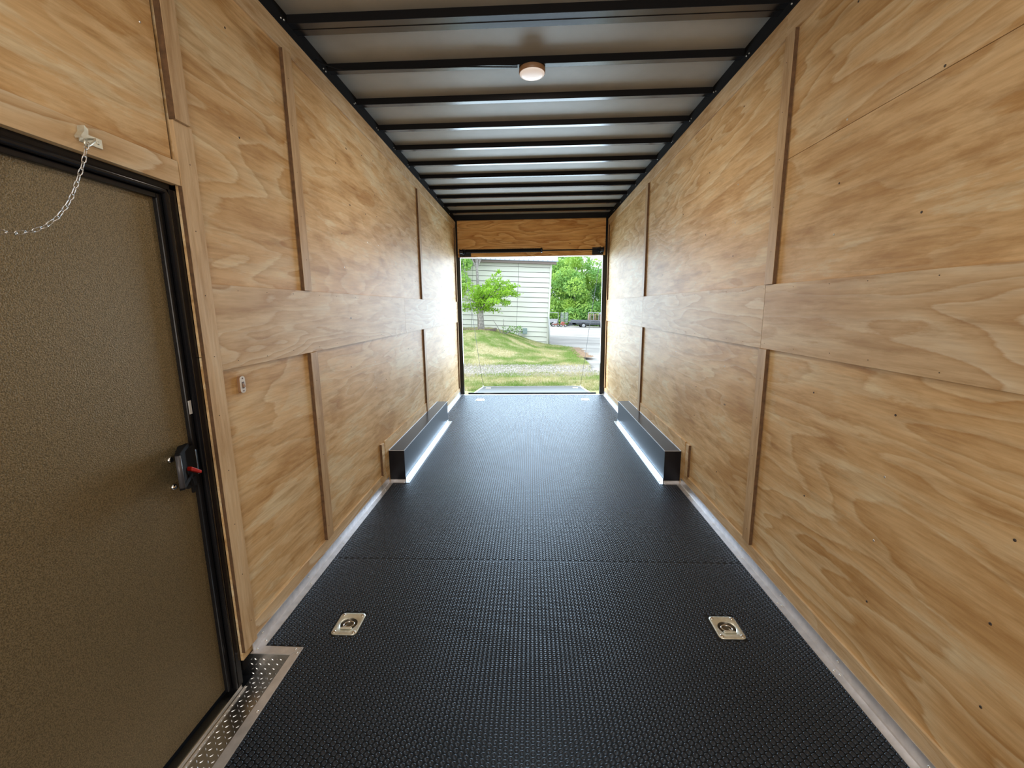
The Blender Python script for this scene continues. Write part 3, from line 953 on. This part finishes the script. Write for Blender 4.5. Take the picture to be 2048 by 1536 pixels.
# grass blades: one uncountable object
rg = np.random.default_rng(4)
N = 90000
x = rg.uniform(-6, 3.2, N); y = 9.0+12.6*rg.random(N)**1.25
nz = np.sin(x*1.7+y*.9)+np.sin(x*.6-y*1.9+1)+np.sin(y*3.1+x)*.6
ok = (x < lawn_edge(y)-.02) & ~((np.abs(x) < 1.12) & (y < 9.55)) & (np.abs(x) < 0.9+y*0.2)
inband = (y+0.65+nz*.12 > 12.0) & (y+0.65+nz*.12 < 13.7)
ok &= ~(inband & (rg.random(N) < 0.88)) & ~(y > 21.6)
x, y, nz = x[ok], y[ok], nz[ok]
z = lawn_z(x, y); n = len(x)
a = rg.uniform(0, 2*PI, n); h = rg.uniform(.025, .065, n)*(1+0.25*(nz > 0)); wd = rg.uniform(.004, .009, n)
lx, ly = rg.normal(0, .02, n), rg.normal(0, .02, n)
V = np.empty((n, 3, 3))
V[:, 0] = np.stack([x-wd*np.cos(a), y-wd*np.sin(a), z-.004], 1)
V[:, 1] = np.stack([x+wd*np.cos(a), y+wd*np.sin(a), z-.004], 1)
V[:, 2] = np.stack([x+lx, y+ly, z+h], 1)
def blade_mat(name, c1, c2, c3, scale=0.9, transl=0.4):
    t = NT(name)
    g = t.n('ShaderNodeNewGeometry')
    mp = t.n('ShaderNodeMapping'); t.l(g.outputs['Position'], mp.inputs['Vector'])
    n_ = t.noise(mp.outputs[0], scale, 4, 0.65); n2 = t.noise(mp.outputs[0], scale*14, 2)
    col = t.mix(t.ramp(n_, [(0.40, (0, 0, 0)), (0.60, (1, 1, 1))]), t.mix(n2, c1, c2), c3)
    t.l(col, t.b.inputs['Base Color']); t.b.inputs['Roughness'].default_value = 0.55
    t.b.inputs['Specular IOR Level'].default_value = 0.2
    tr = t.n('ShaderNodeBsdfTranslucent'); t.l(col, tr.inputs['Color'])
    mx = t.n('ShaderNodeMixShader'); mx.inputs[0].default_value = transl
    t.l(t.b.outputs[0], mx.inputs[1]); t.l(tr.outputs[0], mx.inputs[2])
    t.l(mx.outputs[0], t.t.nodes['Material Output'].inputs['Surface'])
    return t.m
M['blade'] = blade_mat('grass_blades', (0.13, 0.22, 0.04), (0.27, 0.37, 0.10), (0.46, 0.42, 0.23))
tag(raw_mesh('grass', V.reshape(-1, 3), [np.arange(n*3).reshape(-1, 3)], M['blade']), 'patchy green and straw-coloured grass on the lawn behind the trailer', 'grass', kind='stuff')
# pebbles of the bare band
rg2 = np.random.default_rng(8); n = 5200
px = rg2.uniform(-3.6, 2.0, n); py = rg2.uniform(11.1, 13.2, n)+0.12*np.sin(px*2)
ok = px < lawn_edge(py)
px, py = px[ok], py[ok]; n = len(px)
r_ = rg2.uniform(.008, .026, n)
octv = np.array([(1, 0, 0), (0, 1, 0), (-1, 0, 0), (0, -1, 0), (0, 0, .6)])
V = octv[None]*r_[:, None, None]*rg2.uniform(.7, 1.3, (n, 5, 1))+np.stack([px, py, lawn_z(px, py)], 1)[:, None]
T = (np.array([(0, 1, 4), (1, 2, 4), (2, 3, 4), (3, 0, 4)])[None]+(np.arange(n)*5)[:, None, None]).reshape(-1, 3)
M['pebble'] = simple('pale_pebbles', (0.30, 0.28, 0.26), 0.9, 0, 9, 0.45)
tag(raw_mesh('pebbles', V.reshape(-1, 3), [T], M['pebble']), 'pale pebbles scattered in the bare strip across the lawn', 'pebbles', kind='stuff')
# brown leaf litter at the lawn corner
M['dirt'] = simple('brown_leaf_litter', (0.20, 0.125, 0.07), 0.95, 0, 12, 0.5)
V, Q = grid(np.linspace(1.0, 2.6, 30), np.linspace(12.5, 20, 50), lambda x, y: np.maximum(lawn_z(x, y), drive_z(x, y)-.02)+0.012,
            lambda x, y: (np.abs(x-lawn_edge(y)-.10) < 0.24+.06*np.sin(y*5)) & (y > 15))
tag(raw_mesh('leaf_litter', V, [Q], M['dirt']), 'strip of brown leaf litter between lawn corner and gravel yard', 'leaf litter', kind='stuff')

# ---- metal building
bl = thing('metal_building', (0.83, 21.75, -0.42), 'cream metal building with horizontal ribbed siding and a pale metal roof', 'building')
bl.rotation_euler = (0, 0.047, 0)
M['siding'] = simple('cream_siding', (0.58, 0.58, 0.51), 0.5, 0, 1.2, 0.04)
M['lap'] = simple('siding_groove', (0.10, 0.10, 0.095), 0.7)
M['roofm'] = simple('pale_roof_metal', (0.30, 0.34, 0.40), 0.4, 0.2, 3, 0.08)
M['fascia'] = simple('brown_fascia', (0.17, 0.13, 0.115), 0.6)
HB = 3.93; pt = 0.240
MB().box(-15, -0.03, 0.05, 9.9, 0.0, HB).build('wall_core', M['lap'], bl)
k = 0
z = -0.30
while z < HB-.02:
    z1 = min(z+pt-0.022, HB)
    for a, c in ((-15.0, -3.86), (-3.845, -1.605), (-1.590, -0.05)):
        MB().add([(a, 0.0, z), (c, 0.0, z), (c, 0.028, z1), (a, 0.028, z1), (a, 0.06, z), (c, 0.06, z), (c, 0.06, z1), (a, 0.06, z1)],
                 [(0, 1, 2, 3), (4, 5, 1, 0), (3, 2, 6, 7), (1, 5, 6, 2), (4, 0, 3, 7), (5, 4, 7, 6)]).build('siding_board', M['siding'], bl)
    z += pt
MB().box(-0.06, 0.02, -0.02, 0.08, -0.30, HB).build('corner_trim', M['siding'], bl)
MB().box(-15.2, 0.22, -0.26, 0.02, HB-.01, HB+.13).build('fascia', M['fascia'], bl)
rf = MB(); rf.add([(-15.3, -0.32, HB+.13), (0.30, -0.32, HB+.13), (0.30, 5.0, HB+1.75), (-15.3, 5.0, HB+1.75), (-15.3, -0.32, HB+.10), (0.30, -0.32, HB+.10), (0.30, 5.0, HB+1.70), (-15.3, 5.0, HB+1.70)],
                 [(0, 1, 2, 3), (7, 6, 5, 4), (0, 4, 5, 1), (1, 5, 6, 2), (3, 7, 4, 0)])
roofo = rf.build('roof_sheet', M['roofm'], bl)
for i in range(52):
    xx = 0.25-i*0.229
    MB().add([(xx-.03, -0.325, HB+.13), (xx+.03, -0.325, HB+.13), (xx+.012, -.325, HB+.165), (xx-.012, -.325, HB+.165),
              (xx-.03, 5.0, HB+1.75), (xx+.03, 5.0, HB+1.75), (xx+.012, 5.0, HB+1.785), (xx-.012, 5.0, HB+1.785)],
             [(0, 1, 2, 3), (0, 4, 5, 1), (1, 5, 6, 2), (2, 6, 7, 3), (3, 7, 4, 0)]).build('roof_rib', M['roofm'], bl)
ub = thing('utility_box', (-0.30, 21.66, 0.30), 'small grey utility box with white pipe on the cream siding', 'utility box')
M['ubox'] = simple('grey_utility_box', (0.20, 0.27, 0.27), 0.5); M['pvc'] = simple('white_pvc', (0.42, 0.43, 0.43), 0.4)
MB().box(-0.11, 0.11, -0.14, 0.04, -0.13, 0.15).build('box_body', M['ubox'], ub, bevel=.01)
MB().tube([(-0.10, -0.03, -.05), (-0.24, -0.03, -.05), (-0.32, -0.03, -0.09), (-0.33, -0.03, -0.36)], 0.028, 8).build('pipe', M['pvc'], ub, smooth=True)
pp = thing('drain_pipe', (0.90, 21.62, -0.36), 'white downpipe standing at the building corner', 'pipe')
MB().tube([(0, 0, -.05), (0, 0, 0.85), (-0.03, 0.02, 1.25), (-.04, .03, 1.35)], 0.045, 10).build('pipe_run', M['pvc'], pp, smooth=True)
MB().tube([(0, 0, .02), (0.25, -0.5, -.03), (0.42, -.95, -.06)], 0.04, 8).build('pipe_foot', M['pvc'], pp, smooth=True)

# ---- timber edging under the tree
M['timber'] = simple('weathered_timber', (0.14, 0.10, 0.085), 0.85, 0, 6, 0.3)
te = thing('timber_edging', (-2.6, 18.9, 0.53), 'weathered timber edging around the young tree bed', 'edging')
te.rotation_euler = (0, 0.02, 0)
MB().box(-3.2, 0.98, -.06, .06, -.06, .05).build('timber', M['timber'], te, bevel=.01)
MB().box(0.90, 1.02, .07, 1.2, -.06, .045).build('timber', M['timber'], te, bevel=.01)

# ---- foliage helpers
def leaf_cloud(centers, sizes, rng, leaf, squash=0.45):
    n = len(centers)
    d = rng.normal(size=(n, 3)); d /= np.linalg.norm(d, axis=1)[:, None]
    e = rng.normal(size=(n, 3)); e -= (e*d).sum(1)[:, None]*d; e /= np.linalg.norm(e, axis=1)[:, None]
    s_ = leaf*rng.uniform(.6, 1.3, n)[:, None]*sizes[:, None]
    V = np.stack([centers-d*s_, centers+e*s_*squash, centers+d*s_, centers-e*s_*squash], 1)
    return V.reshape(-1, 3), np.arange(n*4).reshape(-1, 4)
M['bark'] = simple('grey_bark', (0.24, 0.22, 0.205), 0.9, 0, 14, 0.35)
M['leaf1'] = blade_mat('bright_green_leaves', (0.16, 0.36, 0.02), (0.32, 0.52, 0.07), (0.26, 0.46, 0.04), 2.5, 0.45)
M['leaf2'] = blade_mat('mid_green_leaves', (0.14, 0.33, 0.08), (0.32, 0.54, 0.18), (0.42, 0.60, 0.12), 0.35, 0.4)
M['leaf3'] = blade_mat('dark_green_leaves', (0.06, 0.17, 0.05), (0.14, 0.29, 0.09), (0.18, 0.33, 0.08), 0.5, 0.35)

# young tree in front of the building
yt = thing('young_tree', (-2.17, 19.0, 0.50), 'young bright green tree in front of the cream building', 'tree')
rng = np.random.default_rng(11); rr = random.Random(11)
MB().tube([(0, 0, -.1), (0.0, 0, .35), (-.02, 0, .8), (0.02, .02, 1.15)], [.15, .125, .12, .10], 10).build('trunk', M['bark'], yt, smooth=True)
br = MB(); cen = []
for i in range(46):
    base = Vector((rr.uniform(-.03, .03), rr.uniform(-.04, .04), rr.uniform(.75, 1.3)))
    an = rr.uniform(0, 2*PI)
    d = Vector((math.cos(an)*.9+0.30, math.sin(an)*.8, rr.uniform(-.10, 1.9))).normalized()
    ln = rr.uniform(.85, 1.8)*(1.12 if d.x > .3 else .75)
    if i < 5: d = Vector((1, rr.uniform(-.3, .3), rr.uniform(.25, .8))).normalized(); ln = rr.uniform(1.6, 1.95)
    pts = []
    for k in range(7):
        t_ = k/6; p = base+d*ln*t_; p.z += 0.10*math.sin(t_*2)*ln-0.22*t_*t_*ln; pts.append(p)
    br.tube(pts, [.028*(1-.85*k/6) for k in range(7)], 5)
    for q in range(int(120*ln)):
        t_ = rr.random()**0.75; k = min(int(t_*6), 5); p = pts[k].lerp(pts[k+1], t_*6-k)
        sp_ = .13*(1-.5*t_)
        cen.append((p.x+rr.gauss(0, sp_), p.y+rr.gauss(0, sp_), p.z+rr.gauss(0, sp_*.7)))
br.build('branches', M['bark'], yt)
cen = np.array(cen)
V, Q = leaf_cloud(cen, np.ones(len(cen)), rng, 0.055)
tag(raw_mesh('foliage', V, [Q], M['leaf1'], yt), kind='stuff')

def big_tree(x, y, zb, H, R, name, label, mat, seed, nleaf, leaf, trunk_r, lean=0, low=0.12, group=None):
    o = thing(name, (x, y, zb), label, 'tree', group)
    rng = np.random.default_rng(seed); rr = random.Random(seed)
    MB().tube([(0, 0, -.3), (lean*.2, 0, H*.25), (lean*.6, 0, H*.55), (lean, 0, H*.85)], [trunk_r, trunk_r*.8, trunk_r*.5, trunk_r*.15], 8).build('trunk', M['bark'], o, smooth=True)
    br = MB(); lobes = []
    for i in range(26):
        an = rr.uniform(0, 2*PI); hz = H*rr.uniform(low, .93)
        rad = R*math.sqrt(max(.05, 1-((hz/H-.45)/.62)**2))*rr.uniform(.35, .95)
        c = Vector((lean*hz/H+math.cos(an)*rad, math.sin(an)*rad, hz))
        lobes.append((c, R*rr.uniform(.26, .46)))
        s0 = Vector((lean*.4, 0, max(.2*H, hz*.7)))
        br.tube([s0, s0.lerp(c, .5)+Vector((0, 0, .15)), c], [trunk_r*.28, trunk_r*.15, trunk_r*.05], 5)
    br.build('branches', M['bark'], o)
    per = nleaf//len(lobes); C = []
    for c, r_ in lobes:
        d = rng.normal(size=(per, 3)); d /= np.linalg.norm(d, axis=1)[:, None]
        C.append(np.array(c)[None]+d*r_*rng.uniform(.35, 1.0, per)[:, None]**.6*np.array([1, 1, .8]))
    C = np.concatenate(C)
    V, Q = leaf_cloud(C, np.ones(len(C)), rng, leaf)
    tag(raw_mesh('foliage', V, [Q], mat, o), kind='stuff')
    return o
# tall thin tree between the young tree and the building, and the mass on its left
big_tree(-2.36, 19.9, 0.5, 6.6, 0.9, 'slender_tree', 'slender grey trunk with sparse leaves rising behind the young tree', M['leaf3'], 21, 700, .07, .085, lean=-.12, low=.55)
big_tree(-3.75, 20.4, 0.4, 5.2, 1.05, 'leafy_tree', 'green leafy tree at the left edge of the opening', M['leaf2'], 22, 6500, .075, .10, low=.28)
# woodland behind the yard
spec = [(2.3, 66, 10.6, 4.6, 'leaf2', 'green tree just right of the building corner'), (6.4, 64, 10.6, 4.2, 'leaf2', 'tall light green tree in the middle of the far tree line'),
        (10.6, 63, 8.2, 3.6, 'leaf2', 'lower green tree at the right end of the far tree line'), (4.2, 72, 12.0, 4.8, 'leaf3', 'dark green tree behind the gap between the nearer trees'),
        (9.0, 74, 8.4, 4.4, 'leaf3', 'dark green tree filling the back of the tree line at right'), (13.8, 70, 9.5, 4.5, 'leaf2', 'green tree partly hidden by the right door post')]
for i, (x, y, H, R, mt, lab) in enumerate(spec):
    big_tree(x, y, -1.7, H, R, 'background_tree', lab, M[mt], 40+i, 14000, .20, .22, low=.04, group='trees beyond the gravel yard')

# dead shrub beside the edging
ds = thing('shrub', (-1.25, 19.2, 0.32), 'bare branching shrub with a few leaves beside the timber edging', 'shrub')
mb = MB(); rr = random.Random(2)
for (dx, dz) in ((-.42, .62), (.05, .66), (.30, .30), (.55, .22), (.72, .30)):
    mb.tube([(0, 0, -.1), (dx*.4, .02, dz*.35), (dx, .05, dz)], [.028, .02, .010], 6)
mb.build('stems', M['bark'], ds)
C = np.array([(rr.uniform(.0, .85), rr.uniform(-.1, .1), rr.uniform(.02, .34)) for _ in range(170)])
V, Q = leaf_cloud(C, np.ones(len(C)), np.random.default_rng(1), .045)
tag(raw_mesh('foliage', V, [Q], M['leaf3'], ds), kind='stuff')

# ---- parked equipment across the yard
M['steel'] = simple('dull_grey_steel', (0.13, 0.14, 0.16), 0.5, 0.2, 2, 0.15)
M['darksteel'] = simple('dark_steel', (0.035, 0.04, 0.05), 0.5)
M['redpaint'] = simple('faded_red_paint', (0.30, 0.085, 0.06), 0.5)
M['tyre'] = simple('tyre_rubber', (0.02, 0.02, 0.022), 0.8)
M['rim'] = simple('pale_wheel_rim', (0.35, 0.36, 0.37), 0.4)
M['pallet'] = simple('pallet_wood', (0.30, 0.20, 0.13), 0.8, 0, 4, 0.25)
def wheel(p, x, y, z, r, off):
    w_ = MB().lathe([(r*.6, -.11), (r*.95, -.10), (r, -.06), (r, .06), (r*.95, .10), (r*.6, .11)], (x, y, z), 'y', 20).build('wheel', M['tyre'], p, off=off)
    MB().lathe([(r*.15, -.13), (r*.55, -.12), (r*.56, -.09)], (x, y, z), 'y', 14).build('rim', M['rim'], w_, off=off)
gz = lambda x, y: float(drive_z(np.array(float(x)), np.array(float(y))))-.02
y0 = 55.0
g0 = gz(7, y0)
ft = thing('flatbed_trailer', (4.7, y0, g0), 'long dark flatbed trailer parked in front of the far trees', 'trailer')
ft.rotation_euler = (0, 0.035, 0)
O = Vector((0, 0, 0))
MB().box(0.1, 5.6, -1.1, 1.1, 0.62, 0.80).build('deck', M['steel'], ft)
MB().box(0.4, 5.4, -1.05, -.95, 0.42, 0.62).box(0.4, 5.4, .95, 1.05, 0.42, 0.62).build('side_beam', M['darksteel'], ft)
MB().prism([(0.1, .62), (0.1, .72), (-.25, .25), (-.25, .18), (.9, .42), (.9, .62)], 1, -1.05, -.9).build('tail_frame', M['darksteel'], ft)
for i in range(9):
    MB().box(.2+i*.6, .26+i*.6, -1.14, -1.10, .55, .92).build('stake', M['steel'], ft)
MB().box(.15, 4.0, -1.16, -1.12, .84, 1.02).build('side_rail', M['steel'], ft)
for xx in (1.75, 4.35):
    wheel(ft, xx, -1.12, .34, .34, O); wheel(ft, xx, 1.12, .34, .34, O)
for j, (xx, lab) in enumerate(((3.96, 'upright grey loading ramp, the left of the pair'), (4.48, 'upright grey loading ramp, the right of the pair by the flatbed'))):
    lr = thing('loading_ramp', (xx, y0+.6, gz(xx, y0)+.42), lab, 'ramp', 'upright loading ramps')
    lr.rotation_euler = (0.05, 0.03, 0)
    MB().box(-.22, -.17, -.03, .03, 0, 1.32).box(.17, .22, -.03, .03, 0, 1.32).build('side_rail', M['steel'], lr)
    for i in range(9):
        MB().box(-.17, .17, -.02, .02, .05+i*.15, .13+i*.15).build('slat', M['rim'], lr)
pr = thing('pallet_rack', (7.9, y0-.2, g0+.80), 'rack of stacked wooden pallets on the flatbed trailer', 'pallets')
pr.rotation_euler = (0, 0.035, 0)
for i in range(5):
    mb = MB()
    for q in range(3): mb.box(-.75+.68*q, -.60+.68*q, -.5, .5, i*.17, i*.17+.10)
    mb.box(-.78, .78, -.5, .5, i*.17+.10, i*.17+.135)
    mb.build('pallet', M['pallet'], pr)
for xx in (-.85, -.2, .45, .82):
    MB().box(xx-.03, xx+.03, -.56, -.52, -.05, 1.05).build('post', M['rim'], pr)
MB().box(-.85, .82, -.56, -.52, .98, 1.05).build('top_bar', M['rim'], pr)
tk = thing('truck', (9.6, y0+2.6, gz(9.3, y0)), 'pale blue truck cab half hidden behind the right door post', 'truck')
M['cab'] = simple('pale_blue_cab', (0.16, 0.20, 0.28), 0.35); M['glass'] = simple('dark_glass', (0.02, 0.025, 0.03), 0.08)
MB().prism([(-.6, .5), (-.6, 1.75), (-.1, 1.95), (1.3, 1.95), (1.7, 1.2), (2.6, 1.1), (2.6, .5)], 1, -1.0, 1.0).build('cab', M['cab'], tk, bevel=.05)
MB().box(.1, 1.0, -1.02, -1.0, 1.25, 1.8).build('window', M['glass'], tk)
wheel(tk, .1, -1.0, .42, .42, O); wheel(tk, 2.0, -1.0, .42, .42, O)
for i, (xx, yy, L_, lab) in enumerate(((3.05, 54.2, .85, 'low red implement parked nearest the building corner'), (3.95, 53.8, .75, 'low red implement in front of the upright loading ramps'))):
    im = thing('red_implement', (xx, yy, gz(xx, yy)), lab, 'machine', 'red implements across the yard')
    MB().box(-L_/2, L_/2, -.3, .3, .18, .36).build('frame', M['redpaint'], im, bevel=.03)
    MB().prism([(-.3, .36), (.12, .36), (.22, .58), (-.16, .66)], 1, -.22, .22).build('hood', M['redpaint' if i else 'rim'], im, bevel=.03)
    MB().tube([(.1, 0, .36), (.28, 0, .72), (.38, 0, .74)], .03, 6).build('lever', M['darksteel'], im)
    for s in (-1, 1): wheel(im, s*L_*.36, -.34, .17, .17, O)
ut = thing('utility_trailer', (2.75, 55.5, gz(2.75, 55.5)), 'small pale trailer with upright gate beside the building corner', 'trailer')
MB().box(-.7, .7, -.6, .6, .42, .50).build('deck', M['steel'], ut)
MB().box(-.7, .7, -.62, -.58, .5, .95).build('side_panel', M['rim'], ut)
for xx in (-.68, .68): MB().box(xx-.03, xx+.03, -.62, -.56, .4, 1.75).build('gate_post', M['rim'], ut)
MB().box(-.68, .68, -.6, -.57, 1.69, 1.75).build('gate_bar', M['rim'], ut)
wheel(ut, 0, -.62, .28, .28, O)
